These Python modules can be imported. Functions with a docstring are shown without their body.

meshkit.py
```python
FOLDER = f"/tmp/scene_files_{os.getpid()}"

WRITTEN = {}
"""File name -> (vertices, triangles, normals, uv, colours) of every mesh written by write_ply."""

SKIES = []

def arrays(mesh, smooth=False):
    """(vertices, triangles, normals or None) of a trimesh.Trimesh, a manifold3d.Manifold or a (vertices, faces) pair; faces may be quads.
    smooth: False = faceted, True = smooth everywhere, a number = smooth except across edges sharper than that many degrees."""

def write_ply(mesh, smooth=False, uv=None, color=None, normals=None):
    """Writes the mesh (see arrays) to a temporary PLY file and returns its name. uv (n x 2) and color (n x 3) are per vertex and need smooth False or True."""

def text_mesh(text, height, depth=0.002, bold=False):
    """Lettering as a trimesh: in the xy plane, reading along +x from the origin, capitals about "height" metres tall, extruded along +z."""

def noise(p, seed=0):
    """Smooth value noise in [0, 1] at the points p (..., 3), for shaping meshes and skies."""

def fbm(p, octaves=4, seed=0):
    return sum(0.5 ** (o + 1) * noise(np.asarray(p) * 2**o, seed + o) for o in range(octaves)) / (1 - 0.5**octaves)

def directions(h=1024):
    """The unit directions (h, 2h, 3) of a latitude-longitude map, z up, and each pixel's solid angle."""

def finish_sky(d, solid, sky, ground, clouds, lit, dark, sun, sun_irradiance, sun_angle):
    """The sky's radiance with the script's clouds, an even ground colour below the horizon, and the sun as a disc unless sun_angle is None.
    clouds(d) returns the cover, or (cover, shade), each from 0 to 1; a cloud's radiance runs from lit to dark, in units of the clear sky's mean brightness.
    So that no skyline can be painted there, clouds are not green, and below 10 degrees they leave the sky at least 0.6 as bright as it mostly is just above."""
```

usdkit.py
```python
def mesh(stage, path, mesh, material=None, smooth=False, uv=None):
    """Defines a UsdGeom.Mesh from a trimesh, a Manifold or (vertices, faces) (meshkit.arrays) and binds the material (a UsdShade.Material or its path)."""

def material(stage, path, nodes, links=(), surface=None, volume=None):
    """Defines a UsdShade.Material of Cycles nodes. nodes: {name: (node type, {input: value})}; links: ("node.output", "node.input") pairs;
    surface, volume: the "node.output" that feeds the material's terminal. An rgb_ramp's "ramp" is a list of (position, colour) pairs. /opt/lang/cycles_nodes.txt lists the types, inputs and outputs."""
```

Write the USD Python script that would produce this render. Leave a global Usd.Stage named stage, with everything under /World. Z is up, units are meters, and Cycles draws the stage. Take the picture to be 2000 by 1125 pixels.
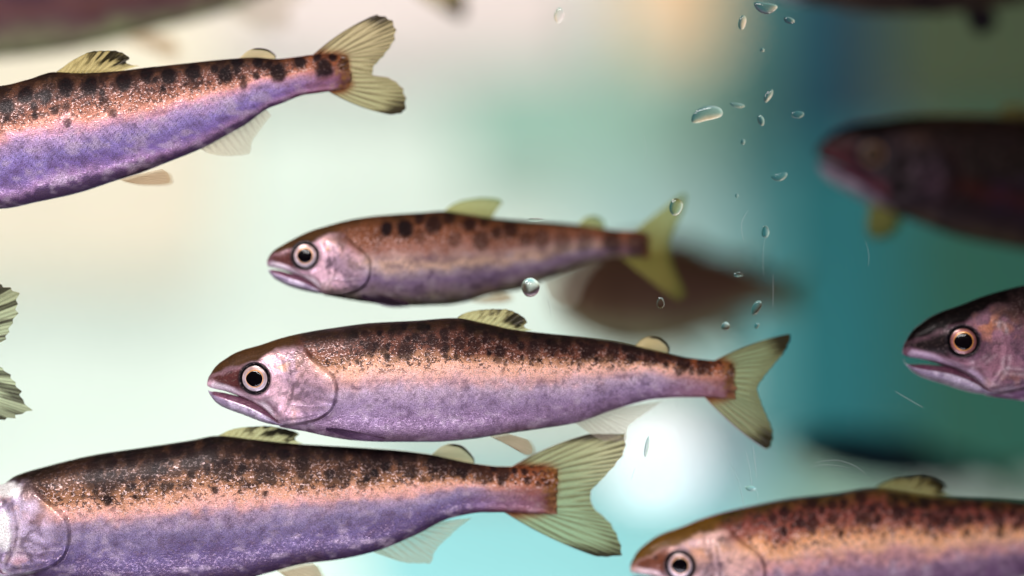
import math
import numpy as np, trimesh, usdkit, meshkit
from scipy.interpolate import PchipInterpolator
from pxr import Usd, UsdGeom, UsdLux, UsdShade, Sdf, Gf, Vt

stage = Usd.Stage.CreateInMemory()
UsdGeom.SetStageUpAxis(stage, UsdGeom.Tokens.z)
UsdGeom.SetStageMetersPerUnit(stage, 1.0)
UsdGeom.Xform.Define(stage, '/World'); UsdGeom.Scope.Define(stage, '/World/Looks')

# ------------------------------------------------------------------ camera
D = 0.62                 # camera to the plane the nearest fish swim in
FRAME = 0.266            # width of the view in that plane
S = FRAME / 2000.0
cam = UsdGeom.Camera.Define(stage, '/World/camera')
cam.CreateHorizontalApertureAttr(36.0); cam.CreateVerticalApertureAttr(20.25)
FOCAL = 36.0 * D / FRAME
cam.CreateFocalLengthAttr(FOCAL)
cam.CreateFStopAttr(2.25); cam.CreateFocusDistanceAttr(D - 0.007)
cam.CreateClippingRangeAttr(Gf.Vec2f(0.01, 50)); cam.CreateExposureAttr(0.0)
cam.AddTranslateOp().Set((0, -D, 0)); cam.AddRotateXOp().Set(90)

# ------------------------------------------------------------------ lights, most of them unseen and added
def aim(x, pos, to):
    p, t = np.array(pos, float), np.array(to, float)
    z = p - t; z /= np.linalg.norm(z)
    r = np.cross([0, 0, 1.0], z); r /= np.linalg.norm(r); u = np.cross(z, r)
    x.AddTransformOp().Set(Gf.Matrix4d(*r, 0, *u, 0, *z, 0, *p, 1))

def rect(name, pos, to, w, h, inten, col):
    l = UsdLux.RectLight.Define(stage, '/World/' + name)
    l.CreateWidthAttr(w); l.CreateHeightAttr(h); l.CreateIntensityAttr(inten); l.CreateColorAttr(Gf.Vec3f(*col))
    aim(l, pos, to)

rect('key_light', (-0.30, -0.55, 0.50), (0, 0, 0.0), 0.34, 0.22, 30.0, (1.0, 0.89, 0.87))
rect('front_light', (-0.12, -1.25, 0.44), (0, 0, 0), 0.55, 0.14, 22.0, (1.0, 0.93, 0.92))  # unseen light added for wet sheen along the flanks
rect('low_fill_light', (-0.06, -0.40, -0.55), (0, 0, 0), 0.5, 0.3, 6.0, (0.94, 0.84, 1.0))  # unseen violet light added to tint the bellies from below
rect('added_wall_light', (-0.40, 1.5, 1.6), (-0.40, 2.5, 1.2), 1.2, 0.5, 22.0, (1.0, 0.97, 0.92))  # unseen light added to brighten the back wall from above
rect('added_low_wall_light', (-0.50, 1.5, -1.6), (-0.50, 2.5, -1.2), 1.2, 0.5, 29.0, (0.98, 1.0, 0.99))  # second unseen light, added to even out the lower back wall

# ------------------------------------------------------------------ helpers
used = {}
serial = [0]
def path(name, parent='/World'):
    k = f'{parent}/{name}'
    n = used.get(k, 0); used[k] = n + 1
    return k if n == 0 else f'{k}_{n:03d}'

def tag(prim, label=None, cat=None, group=None, kind=None):
    for k, v in (('label', label), ('category', cat), ('group', group), ('kind', kind)):
        if v: prim.SetCustomDataByKey(k, v)
    return prim

def thing(name, loc, label, cat, group=None):
    x = UsdGeom.Xform.Define(stage, path(name)); x.AddTranslateOp().Set(tuple(map(float, loc)))
    return tag(x.GetPrim(), label, cat, group)

def obj(name, v, f, mat, parent=None, smooth=True, prim=None, loc=None):
    p = path(name, str(parent.GetPath()) if parent else '/World')
    m = usdkit.mesh(stage, p, (v, f), mat, smooth=smooth)
    for k, a in (prim or {}).items():
        a = np.asarray(a, np.float32)
        if a.ndim == 1:
            UsdGeom.PrimvarsAPI(m).CreatePrimvar(k, Sdf.ValueTypeNames.FloatArray, 'vertex').Set(Vt.FloatArray.FromNumpy(a))
        else:
            UsdGeom.PrimvarsAPI(m).CreatePrimvar(k, Sdf.ValueTypeNames.Color3fArray, 'vertex').Set(Vt.Vec3fArray.FromNumpy(a))
    if loc is not None: m.AddTranslateOp().Set(tuple(map(float, loc)))
    return m.GetPrim()

def lin(c):
    c = np.asarray(c, float) / 255.0
    return np.where(c <= 0.04045, c / 12.92, ((c + 0.055) / 1.055) ** 2.4)

def ss(a, b, x):
    t = np.clip((x - a) / (b - a), 0, 1)
    return t * t * (3 - 2 * t)

def mixc(a, b, w):
    return a * (1 - w[..., None]) + b * w[..., None]

def fb(x, y, sc, seed, oct=3):
    return meshkit.fbm(np.stack([x * sc, y * sc, np.full_like(x, seed * 3.7)], -1), oct, seed)

def grid_faces(n, m, closed):
    i, j = np.meshgrid(np.arange(n - 1), np.arange(m if closed else m - 1), indexing='ij')
    j2 = (j + 1) % m
    return np.stack([i * m + j, (i + 1) * m + j, (i + 1) * m + j2, i * m + j2], -1).reshape(-1, 4)

def tri(q): return np.vstack([q[:, [0, 1, 2]], q[:, [0, 2, 3]]])

def prof(pts):
    p = np.array(sorted(pts), float)
    keep = np.r_[True, np.diff(p[:, 0]) > 1e-6]
    return PchipInterpolator(p[keep, 0], p[keep, 1], extrapolate=True)

def polydist(x, y, pts):
    """distance of points to a polyline, and the signed side (positive = right of its direction)"""
    best = np.full(x.shape, 1e9); side = np.zeros(x.shape)
    for (ax, ay), (bx, by) in zip(pts[:-1], pts[1:]):
        dx, dy = bx - ax, by - ay
        t = np.clip(((x - ax) * dx + (y - ay) * dy) / (dx * dx + dy * dy), 0, 1)
        d = np.hypot(x - ax - t * dx, y - ay - t * dy)
        s = dx * (y - ay) - dy * (x - ax)
        m = d < best
        best = np.where(m, d, best); side = np.where(m, s, side)
    return best, np.sign(side)

# ------------------------------------------------------------------ materials
MAT = usdkit.material
def plain(name, col, rough=0.5, **kw):
    serial[0] += 1; name = '%s_%d' % (name, serial[0])
    return MAT(stage, '/World/Looks/' + name, {
        'tc': ('texture_coordinate', {}),
        'n': ('noise_texture', {'scale': 6.0, 'detail': 4.0}),
        'hs': ('hsv', {'color': lin(col)}),
        'mr': ('map_range', {'from_min': 0.3, 'from_max': 0.7, 'to_min': 0.9, 'to_max': 1.08}),
        'p': ('principled_bsdf', {'roughness': rough, **kw})},
        [('tc.object', 'n.vector'), ('n.fac', 'mr.value'), ('mr.result', 'hs.value'), ('hs.color', 'p.base_color')], surface='p.BSDF')

def skin_material(name, rough=0.36, metal=0.32, fleck=1.0, spec=0.3):
    nodes = {
        'col': ('attribute', {'attribute': 'skin'}), 'msk': ('attribute', {'attribute': 'mask'}), 'st': ('attribute', {'attribute': 'place'}),
        'sm': ('separate_color', {'color_type': 'rgb'}),
        'n1': ('noise_texture', {'scale': 11.0, 'detail': 3.0, 'roughness': 0.65}),
        'r1': ('map_range', {'range_type': 'smoothstep', 'from_min': 0.50, 'from_max': 0.61, 'to_min': 0.0, 'to_max': 0.8 * fleck, 'clamp': True}),
        'm1': ('math', {'math_type': 'multiply'}),
        'dark': ('mix_color', {'b': lin((34, 20, 20))}),
        'off': ('mapping', {'location': (7.3, 3.1, 5.0), 'scale': (1.0, 1.25, 1.0)}),
        'n2': ('noise_texture', {'scale': 21.0, 'detail': 2.0, 'roughness': 0.6}),
        'r2': ('map_range', {'range_type': 'smoothstep', 'from_min': 0.54, 'from_max': 0.66, 'to_min': 0.0, 'to_max': 0.62, 'clamp': True}),
        'm2': ('math', {'math_type': 'multiply'}),
        'light': ('mix_color', {'b': lin((255, 222, 218))}),  # pale flecks: glints painted into the skin colour
        'n3': ('noise_texture', {'scale': 45.0, 'detail': 2.0, 'roughness': 0.7}),
        'r3': ('map_range', {'from_min': 0.3, 'from_max': 0.7, 'to_min': 0.62, 'to_max': 1.34}),
        'rr': ('map_range', {'from_min': 0.4, 'from_max': 0.65, 'to_min': rough + 0.14, 'to_max': rough - 0.14, 'clamp': True}),
        'hs': ('hsv', {}),
        # overlapping scales
        'sc': ('mapping', {'scale': (20.0, 26.0, 20.0), 'rotation': (0, 0, 0.35)}),
        'vo': ('voronoi_texture', {'scale': 1.0, 'randomness': 0.75, 'feature': 'f1'}),
        'bh': ('mix_float', {'fac': 0.35}),
        'bump': ('bump', {'strength': 0.13, 'distance': 0.0004}),
        'mm': ('math', {'math_type': 'multiply', 'value2': metal}),
        'sl': ('math', {'math_type': 'multiply_add', 'value2': spec * 1.5, 'value3': spec * .2}),
        'p': ('principled_bsdf', {'roughness': rough, 'specular_ior_level': spec, 'specular_tint': (1.0, 0.9, 0.95), 'coat_weight': 0.04, 'coat_roughness': 0.2}),
    }
    links = [('msk.color', 'sm.color'), ('st.vector', 'n1.vector'), ('n1.fac', 'r1.value'), ('r1.result', 'm1.value1'), ('sm.r', 'm1.value2'),
             ('m1.value', 'dark.fac'), ('col.color', 'dark.a'),
             ('st.vector', 'off.vector'), ('off.vector', 'n2.vector'), ('n2.fac', 'r2.value'), ('r2.result', 'm2.value1'), ('sm.g', 'm2.value2'),
             ('m2.value', 'light.fac'), ('dark.result', 'light.a'),
             ('st.vector', 'n3.vector'), ('n3.fac', 'r3.value'), ('r3.result', 'hs.value'), ('light.result', 'hs.color'), ('hs.color', 'p.base_color'),
             ('n2.fac', 'rr.value'), ('rr.result', 'p.roughness'), ('st.vector', 'sc.vector'), ('sc.vector', 'vo.vector'), ('vo.distance', 'bh.a'), ('n2.fac', 'bh.b'), ('bh.result', 'bump.height'), ('bump.normal', 'p.normal'),
             ('sm.b', 'sl.value1'), ('sl.value', 'p.specular_ior_level'), ('sm.b', 'mm.value1'), ('mm.value', 'p.metallic')]
    return MAT(stage, '/World/Looks/' + name, nodes, links, surface='p.BSDF')

SKIN = skin_material('fish_skin')
SKIN_DARK = skin_material('dark_fish_skin', rough=0.5, metal=0.0, spec=0.08)  # copy of the skin, sheen cut to hold far fish dark
SKIN_SHADED = skin_material('shaded_fish_skin', rough=0.4, metal=0.12, spec=0.14)  # shaded copy of the skin, sheen cut to keep it dark
FIN = MAT(stage, '/World/Looks/fin_membrane', {
    'col': ('attribute', {'attribute': 'skin'}), 'op': ('attribute', {'attribute': 'opacity_map'}),
    'gm': ('gamma', {'gamma': 0.22}),
    'tr': ('transparent_bsdf', {}), 'df': ('diffuse_bsdf', {}), 'tl': ('translucent_bsdf', {}), 'gl': ('principled_bsdf', {'roughness': 0.3}),
    'a': ('mix_closure', {'fac': 0.4}), 'b': ('mix_closure', {'fac': 0.3}), 'm': ('mix_closure', {})},
    [('col.color', 'gm.color'), ('gm.color', 'tr.color'), ('col.color', 'df.color'), ('col.color', 'tl.color'), ('col.color', 'gl.base_color'),
     ('df.BSDF', 'a.closure1'), ('tl.BSDF', 'a.closure2'), ('a.closure', 'b.closure1'), ('gl.BSDF', 'b.closure2'),
     ('op.fac', 'm.fac'), ('tr.BSDF', 'm.closure1'), ('b.closure', 'm.closure2')], surface='m.closure')
IRIS = MAT(stage, '/World/Looks/iris', {
    'col': ('attribute', {'attribute': 'skin'}), 'tc': ('texture_coordinate', {}), 'n': ('noise_texture', {'scale': 900.0, 'detail': 3.0}),
    'r': ('map_range', {'from_min': 0.3, 'from_max': 0.7, 'to_min': 0.7, 'to_max': 1.2}), 'hs': ('hsv', {}),
    'p': ('principled_bsdf', {'roughness': 0.3, 'metallic': 0.2, 'coat_weight': 0.4, 'coat_roughness': 0.06})},
    [('tc.object', 'n.vector'), ('n.fac', 'r.value'), ('r.result', 'hs.value'), ('col.color', 'hs.color'), ('hs.color', 'p.base_color')], surface='p.BSDF')
PUPIL = MAT(stage, '/World/Looks/pupil', {'p': ('principled_bsdf', {'base_color': (0.003, 0.002, 0.003), 'roughness': 0.12})}, surface='p.BSDF')

DIM_EYE = MAT(stage, '/World/Looks/dim_eye', {'c': ('attribute', {'attribute': 'skin'}), 'p': ('principled_bsdf', {'roughness': 0.45, 'specular_ior_level': 0.12})}, [('c.color', 'p.base_color')], surface='p.BSDF')

# ------------------------------------------------------------------ the setting: far wall of the tank and what is seen, out of focus, in front of it
YB = 2.5
def at(px, py, y):
    k = S * (D + y) / D
    return np.array([(px - 1000) * k, y, (562.5 - py) * k])

def slab(name, x0, y0, x1, y1, y, col, label=None, cat=None, kind=None, rot=0, th=0.006, rough=0.6, parent=None):
    a, b = at(x0, y1, y), at(x1, y0, y)
    w, h = b[0] - a[0], b[2] - a[2]
    n = 24
    t = np.arange(n) / n * 2 * np.pi
    r = 0.12 * min(w, h)
    from shapely.geometry import box
    poly = box(-w / 2, -h / 2, w / 2, h / 2).buffer(-r).buffer(r, quad_segs=6)
    m = trimesh.creation.extrude_polygon(poly, th, engine='earcut')
    m.apply_transform(trimesh.transformations.rotation_matrix(math.pi / 2, (1, 0, 0)))
    m.apply_transform(trimesh.transformations.rotation_matrix(math.radians(rot), (0, 1, 0)))
    pr = obj(name, m.vertices, m.faces, plain(name + '_paint', col, rough), parent, smooth=30, loc=(a + b) / 2)
    return tag(pr, label, cat, None, kind)

slab('back_wall', -1300, -900, 3300, 1900, YB + 0.1, (218, 231, 220), kind='structure', th=0.06)
PANELS = [
    (-420, -300, 430, 540, 0.000, (234, 224, 202), 'wide cream panel behind the upper left fish, far out of focus'),
    (440, -300, 1140, 130, 0.001, (222, 208, 204), 'pale pinkish white panel at the top, above the tail of the upper left fish'),
    (900, 135, 1390, 345, 0.002, (150, 188, 172), 'soft sage green panel left of the row of water drops'),
    (1130, 350, 1420, 700, 0.003, (172, 204, 200), 'pale blue-green panel behind the tail of the middle fish'),
    (1220, -220, 1395, 105, -0.15, (240, 202, 160), 'blurred peach light reflection painted as a panel at the top, right of centre'),  # panel colour stands in for a blurred light reflection
    (700, 940, 1500, 1400, 0.004, (142, 206, 208), 'pale cyan panel low down, behind the tail of the lowest left fish'),
    (1490, 270, 1760, 890, 0.010, (24, 110, 116), 'tall teal panel between the middle fish and the right edge'),
    (1410, 300, 1500, 900, 0.0085, (104, 166, 166), 'narrow blue-green panel beside the tall teal panel'),
    (1385, -260, 1480, 300, 0.0105, (92, 134, 120), 'narrow grey-green panel at the top beside the dark blue panel'),
    (1470, -260, 1560, 300, 0.0115, (26, 96, 104), 'narrow deep teal panel at the top beside the dark blue panel'),
    (1550, -260, 1715, 290, 0.0095, (0, 58, 78), 'dark blue panel at the top, left of the dark blurred fish'),
    (1720, -260, 2500, 240, 0.006, (70, 84, 58), 'dull olive panel in the upper right corner, with the dark vignette in its colour'),  # corner vignette painted into the olive
    (1765, 250, 2500, 980, 0.012, (38, 98, 82), 'sea green panel behind the head on the right edge'),
    (1310, 860, 1475, 965, 0.016, (206, 178, 206), 'faint mauve panel painting in the fading glow to the right of the bright spot'),  # mauve end of the glow, painted as a panel
    (1470, 915, 1760, 1400, 0.014, (150, 184, 166), 'grey-green panel behind the back of the lower right fish'),
]
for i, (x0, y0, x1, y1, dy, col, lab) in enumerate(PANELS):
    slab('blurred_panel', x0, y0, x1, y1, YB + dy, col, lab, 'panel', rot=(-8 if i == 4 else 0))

# glow low in the background: added emitter standing in for a glass reflection
lp = thing('added_glow', at(1275, 905, 1.7), 'bright white out-of-focus glow beside the tail of the lowest left fish, added for a glass reflection', 'added_glow')
m = trimesh.creation.revolve(np.array([[0.0, 0.03], [0.05, 0.03], [0.062, 0.0], [0.058, -0.004], [0.0, -0.002]]), sections=32); m.apply_scale(0.5)
m.apply_transform(trimesh.transformations.rotation_matrix(-math.pi / 2, (1, 0, 0)))
obj('glow_backing', m.vertices, m.faces, plain('glow_backing_paint', (200, 205, 205)), lp, smooth=30)
m = trimesh.creation.icosphere(3); v = m.vertices * [0.032, 0.008, 0.020]
obj('glow_face', v + [0, -0.005, 0], m.faces, MAT(stage, '/World/Looks/lamp_glow', {'e': ('emission', {'color': (0.95, 0.97, 1.0), 'strength': 2.9})}, surface='e.emission'), lp)

# ------------------------------------------------------------------ trout: the master outline (the fish in the middle of the picture)
TOP = [(405, 746), (407, 738), (411, 731), (418, 720), (426, 711), (440, 701), (454, 692), (478, 682), (504, 675), (550, 660), (597, 649), (659, 639), (721, 631), (814, 626), (888, 621),
       (950, 632), (1000, 643), (1060, 650), (1135, 658), (1200, 667), (1243, 676), (1290, 687), (1346, 699), (1390, 704), (1414, 706), (1436, 709)]
BOT = [(405, 752), (407, 766), (412, 776), (422, 786), (436, 795), (473, 809), (510, 823), (553, 835), (597, 843), (643, 853), (690, 860), (752, 863), (845, 863), (922, 857), (980, 848),
       (1050, 838), (1119, 827), (1197, 801), (1240, 788), (1274, 780), (1336, 776), (1383, 776), (1414, 778), (1436, 781)]
FINS = dict(
    dorsal_fin=dict(base=[(886, 626), (1012, 648)], tip=[(900, 615), (916, 609), (945, 604), (980, 603), (1010, 611), (1030, 629), (1024, 636), (1040, 644)], style='dorsal', rays=13),
    adipose_fin=dict(base=[(1238, 679), (1292, 689)], tip=[(1246, 670), (1256, 662), (1272, 657), (1288, 659), (1300, 668), (1308, 682), (1306, 691)], style='adipose', rays=4),
    tail_fin=dict(base=[(1392, 706), (1424, 716), (1428, 742), (1424, 770), (1376, 776)], tip=[(1541, 652), (1545, 660), (1533, 686), (1510, 714), (1488, 742), (1480, 760), (1487, 785), (1500, 815), (1509, 850), (1506, 874), (1494, 877)], style='tail', rays=17),
    anal_fin=dict(base=[(1122, 825), (1204, 797)], tip=[(1150, 845), (1186, 862), (1226, 862), (1226, 840), (1256, 812), (1296, 784)], style='pale', rays=11),
    pelvic_fin=dict(base=[(956, 852), (990, 846)], tip=[(1012, 878), (1034, 889), (1041, 880), (1036, 866), (1030, 858)], style='pale2', rays=8),
)
GILL = [(182, -84), (205, -58), (224, -40), (247, -20), (256, 2), (254, 28), (238, 56), (196, 74), (150, 80)]
_g = np.linspace(0, 1, len(GILL)); _q = np.linspace(0, 1, 33)
from scipy.interpolate import CubicSpline
GILL = [tuple(p) for p in CubicSpline(_g, np.array(GILL))(_q)]
MOUTH = [(-3, 1), (3, 6), (8, 8), (34, 14), (74, 30), (104, 47), (121, 60), (140, 78)]
NOSE0 = (406, 750)

class Map:
    """places the master outline: scale, tilt (degrees, + = nose end lower left to tail upper right) and nose position"""
    def __init__(s, sc, deg, nose, scy=None):
        s.sx, s.sy, s.a, s.n = sc, scy or sc, math.radians(deg), nose
    def __call__(s, p):
        p = np.asarray(p, float)
        x, y = (p[..., 0] - NOSE0[0]) * s.sx, (p[..., 1] - NOSE0[1]) * s.sy
        c, t = math.cos(s.a), math.sin(s.a)
        return np.stack([s.n[0] + x * c + y * t, s.n[1] - x * t + y * c], -1)
    def head(s, x, y):                      # picture -> head coordinates of the master
        dx, dy = x - s.n[0], y - s.n[1]
        c, t = math.cos(s.a), math.sin(s.a)
        return (dx * c - dy * t) / s.sx, (dx * t + dy * c) / s.sy

WID = PchipInterpolator([0, .006, .02, .05, .09, .15, .22, .32, .42, .55, .68, .8,   .9, .955, .985, 1.0], [.018, .045, .08, .125, .165, .205, .232, .25, .25, .225, .175, .12, .075, .056, .04, .008])

# ramps of colour from belly (0) to back (1), flank highlight painted in
RAMPS = {
    'mid':    [(0, (122, 100, 120)), (.06, (142, 116, 144)), (.18, (146, 120, 154)), (.30, (170, 148, 184)), (.42, (206, 182, 208)), (.50, (232, 188, 194)), (.57, (248, 194, 182)), (.64, (236, 180, 154)), (.70, (168, 122, 92)), (.77, (112, 66, 50)), (.87, (76, 42, 32)), (.95, (44, 28, 16)), (1, (26, 17, 8))],
    'violet': [(0, (96, 74, 110)), (.05, (92, 66, 108)), (.10, (170, 132, 176)), (.20, (132, 108, 176)), (.34, (158, 142, 208)), (.46, (196, 166, 212)), (.53, (226, 168, 188)), (.60, (222, 154, 136)), (.67, (160, 104, 82)), (.76, (108, 64, 50)), (.9, (74, 46, 30)), (1, (34, 24, 12))],
    'small':  [(0, (176, 176, 136)), (.06, (176, 162, 150)), (.16, (162, 138, 156)), (.27, (158, 132, 174)), (.36, (200, 176, 190)), (.45, (244, 204, 180)), (.54, (206, 166, 156)), (.62, (164, 112, 96)), (.72, (136, 82, 56)), (.86, (112, 64, 36)), (.95, (84, 50, 26)), (1, (56, 36, 16))],
    'big':    [(0, (70, 50, 82)), (.1, (78, 60, 100)), (.25, (102, 88, 134)), (.4, (144, 132, 172)), (.50, (184, 160, 186)), (.56, (242, 184, 178)), (.63, (228, 170, 144)), (.69, (156, 110, 78)), (.80, (100, 64, 42)), (.92, (56, 34, 20)), (1, (22, 15, 8))],
    'warm':   [(0, (120, 90, 120)), (.2, (128, 96, 134)), (.36, (168, 136, 164)), (.48, (232, 172, 168)), (.58, (248, 188, 148)), (.66, (226, 160, 112)), (.75, (150, 84, 66)), (.87, (116, 54, 46)), (.95, (86, 52, 24)), (1, (66, 50, 14))],
    'deep':   [(0, (120, 90, 120)), (.2, (128, 92, 124)), (.38, (150, 110, 140)), (.5, (168, 120, 136)), (.6, (140, 92, 96)), (.7, (90, 50, 48)), (.8, (34, 20, 20)), (1, (10, 7, 8))],
    'dark':   [(0, (72, 62, 46)), (.12, (34, 24, 26)), (.26, (16, 11, 14)), (.36, (42, 14, 10)), (.46, (16, 9, 6)), (.6, (8, 6, 4)), (.85, (7, 5, 3)), (1, (26, 17, 8))],  # falloff of light put into near-black skin tones
    'far_big': [(0, (150, 160, 116)), (.10, (128, 126, 98)), (.18, (92, 66, 72)), (.3, (100, 66, 60)), (.4, (70, 48, 62)), (.6, (80, 50, 46)), (1, (50, 34, 30))],
    'shade':  [(0, (40, 60, 64)), (.4, (18, 44, 52)), (1, (10, 30, 38))],
    'far':    [(0, (150, 156, 120)), (.13, (140, 140, 106)), (.30, (104, 84, 66)), (.5, (84, 62, 48)), (.8, (74, 52, 38)), (1, (66, 54, 38))],  # browns lifted to paint in the water haze
}

def ramp(name, t):
    r = RAMPS[name]; x = np.array([a for a, _ in r]); c = lin(np.array([b for _, b in r]))
    return np.stack([np.interp(t, x, c[:, i]) for i in range(3)], -1)

def fin_mesh(base, tip, rays, style, yfun, seed, loc, side=0.0, cup=0.0, ragged=0.02, n_r=22, tone=1.0):
    per = 7
    n_s = rays * per + 1
    s = np.linspace(0, 1, n_s); r = np.linspace(0, 1, n_r)
    def along(p):
        p = np.asarray(p, float); l = np.r_[0, np.cumsum(np.hypot(*np.diff(p, axis=0).T))]
        return np.stack([PchipInterpolator(l / l[-1], p[:, 0])(s), PchipInterpolator(l / l[-1], p[:, 1])(s)], -1)
    B, T = along(base), along(tip)
    rng = np.random.default_rng(seed)
    ph = s * rays
    tooth = np.abs(ph - np.round(ph)) * 2
    rag = 1 + ragged * (np.interp(s, np.linspace(0, 1, rays + 1), rng.uniform(-1, .7, rays + 1)) - 1.1 * tooth)
    edge = ss(0, .06, s) * ss(0, .06, 1 - s)
    P = B[:, None] + (T - B)[:, None] * (r[None, :, None] * (1 + (rag - 1) * edge)[:, None, None])
    ctr = P.mean((0, 1))
    bend = (r * (1 - r))[None, :]
    if style == 'tail':      # leading edges sweep out in a soft curve
        out = (s - .5) * 2
        P[..., 1] += -bend * np.where(out < 0, -1, 1)[:, None] * (np.abs(out) ** 2)[:, None] * -26
    x, y = P[..., 0], P[..., 1]
    yy = yfun(x) + side + cup * r[None] ** 2
    ridge = (0.00022 if style != 'adipose' else 0) * np.cos(ph * 2 * np.pi)[:, None] * (1 - .4 * r)[None]
    yy = yy + ridge + 0.0012 * np.sin(s * 5 + seed)[:, None] * r[None]
    k = S * (D + yy) / D
    W = np.stack([(x - 1000) * k, yy, (562.5 - y) * k], -1) - loc
    S_, R_ = np.meshgrid(s, r, indexing='ij')
    rayline = (0.5 + 0.5 * np.cos(ph * 2 * np.pi))[:, None] ** 3 * np.ones_like(R_)
    # each ray splits in two towards the margin
    ph2 = ph[:, None] * 2 + 0 * R_
    rayline = rayline * (1 - ss(.45, .8, R_)) + (0.5 + 0.5 * np.cos(ph2 * 2 * np.pi)) ** 2 * ss(.45, .8, R_)
    nz = fb(S_ * 14, R_ * 3.0, 1.0, seed)
    if style in ('tail', 'tail_dark'):
        col = mixc(lin((206, 190, 126)) + 0 * W, lin((150, 84, 48)) + 0 * W, np.clip((1 - ss(.0, .1 + .26 * fb(S_ * 26, R_ * .6, 1.0, seed + 3), R_)) * 1.0, 0, 1))
        tipd = ss(.62, .98, R_ + .24 * (nz - .5)) * np.clip(.12 + ss(.26, .46, np.abs(S_ - .5)), 0, 1)
        lead = ss(.42, .5, np.abs(S_ - .5)) * (1 - ss(.45, .5, S_) * .5)
        dark = np.clip(tipd * 1.25 + lead * .5 + rayline * (.75 if style == 'tail' else .9) * (.45 + nz) * ss(.02, .2, R_), 0, 1)
        if style == 'tail_dark':
            col = mixc(col, lin((206, 214, 164)) + 0 * W, np.full(R_.shape, .85))
            dark = np.clip(dark * .6 + .7 * ss(.45, .62, fb(S_ * 40, R_ * 2.0, 1.0, seed + 8)) * ss(.3, .7, R_), 0, 1)
        col = mixc(col, lin((34, 22, 16)) + 0 * W, dark * .95)
        op = np.clip((.30 if style == 'tail' else .18) + .68 * (1 - ss(0, .2, R_)) + .6 * dark, 0, .985)
    elif style == 'dorsal':
        col = lin((206, 184, 112)) + 0 * W
        brush = ss(.42, .6, fb(S_ * 22, R_ * 2.2, 1.0, seed + 5)) * ss(.22, .5, R_) * ss(.06, .5, S_) * (1 - ss(.90, .99, S_))
        blot = np.exp(-((S_ - .74) / .14) ** 2 - ((R_ - .82) / .2) ** 2)
        lead = (1 - ss(.0, .06, S_))
        edge_ = ss(.93, .99, R_) * .5
        dark = np.clip(brush * .85 + blot * 1.1 + rayline * .25 + lead * .7 + edge_, 0, 1)
        col = mixc(col, lin((20, 14, 10)) + 0 * W, dark * .95)
        op = np.clip(.34 + .62 * dark + .3 * (1 - ss(0, .2, R_)), 0, .98) * (1 - .8 * ss(.90, .98, S_))
    elif style == 'adipose':
        rim = ss(.80, .88, R_) * ss(.2, .4, S_) * (1 - ss(.97, 1, S_) * .5)
        col = mixc(lin((238, 218, 164)) + 0 * W, lin((24, 26, 16)) + 0 * W, rim)
        op = np.clip(.45 + .55 * rim + .2 * (1 - R_), 0, 1)
    elif style == 'yellow':
        col = mixc(lin((196, 190, 112)) + 0 * W, lin((130, 140, 80)) + 0 * W, np.clip(ss(.7, 1, R_) * .6 + rayline * .3, 0, 1))
        op = np.clip(.32 + .35 * (1 - R_) + .2 * rayline, 0, 1)
    elif style == 'violet':
        col = mixc(lin((150, 126, 160)) + 0 * W, lin((74, 44, 58)) + 0 * W, np.clip((1 - ss(0, .12, S_)) + rayline * .25, 0, 1))
        op = np.clip(.22 + .55 * (1 - ss(0, .12, S_)) + .2 * rayline, 0, 1)
    elif style == 'pale2':
        col = mixc(lin((226, 204, 180)) + 0 * W, lin((186, 160, 130)) + 0 * W, np.clip(rayline * .5 + (1 - ss(0, .2, S_)) * .7, 0, 1))
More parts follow.
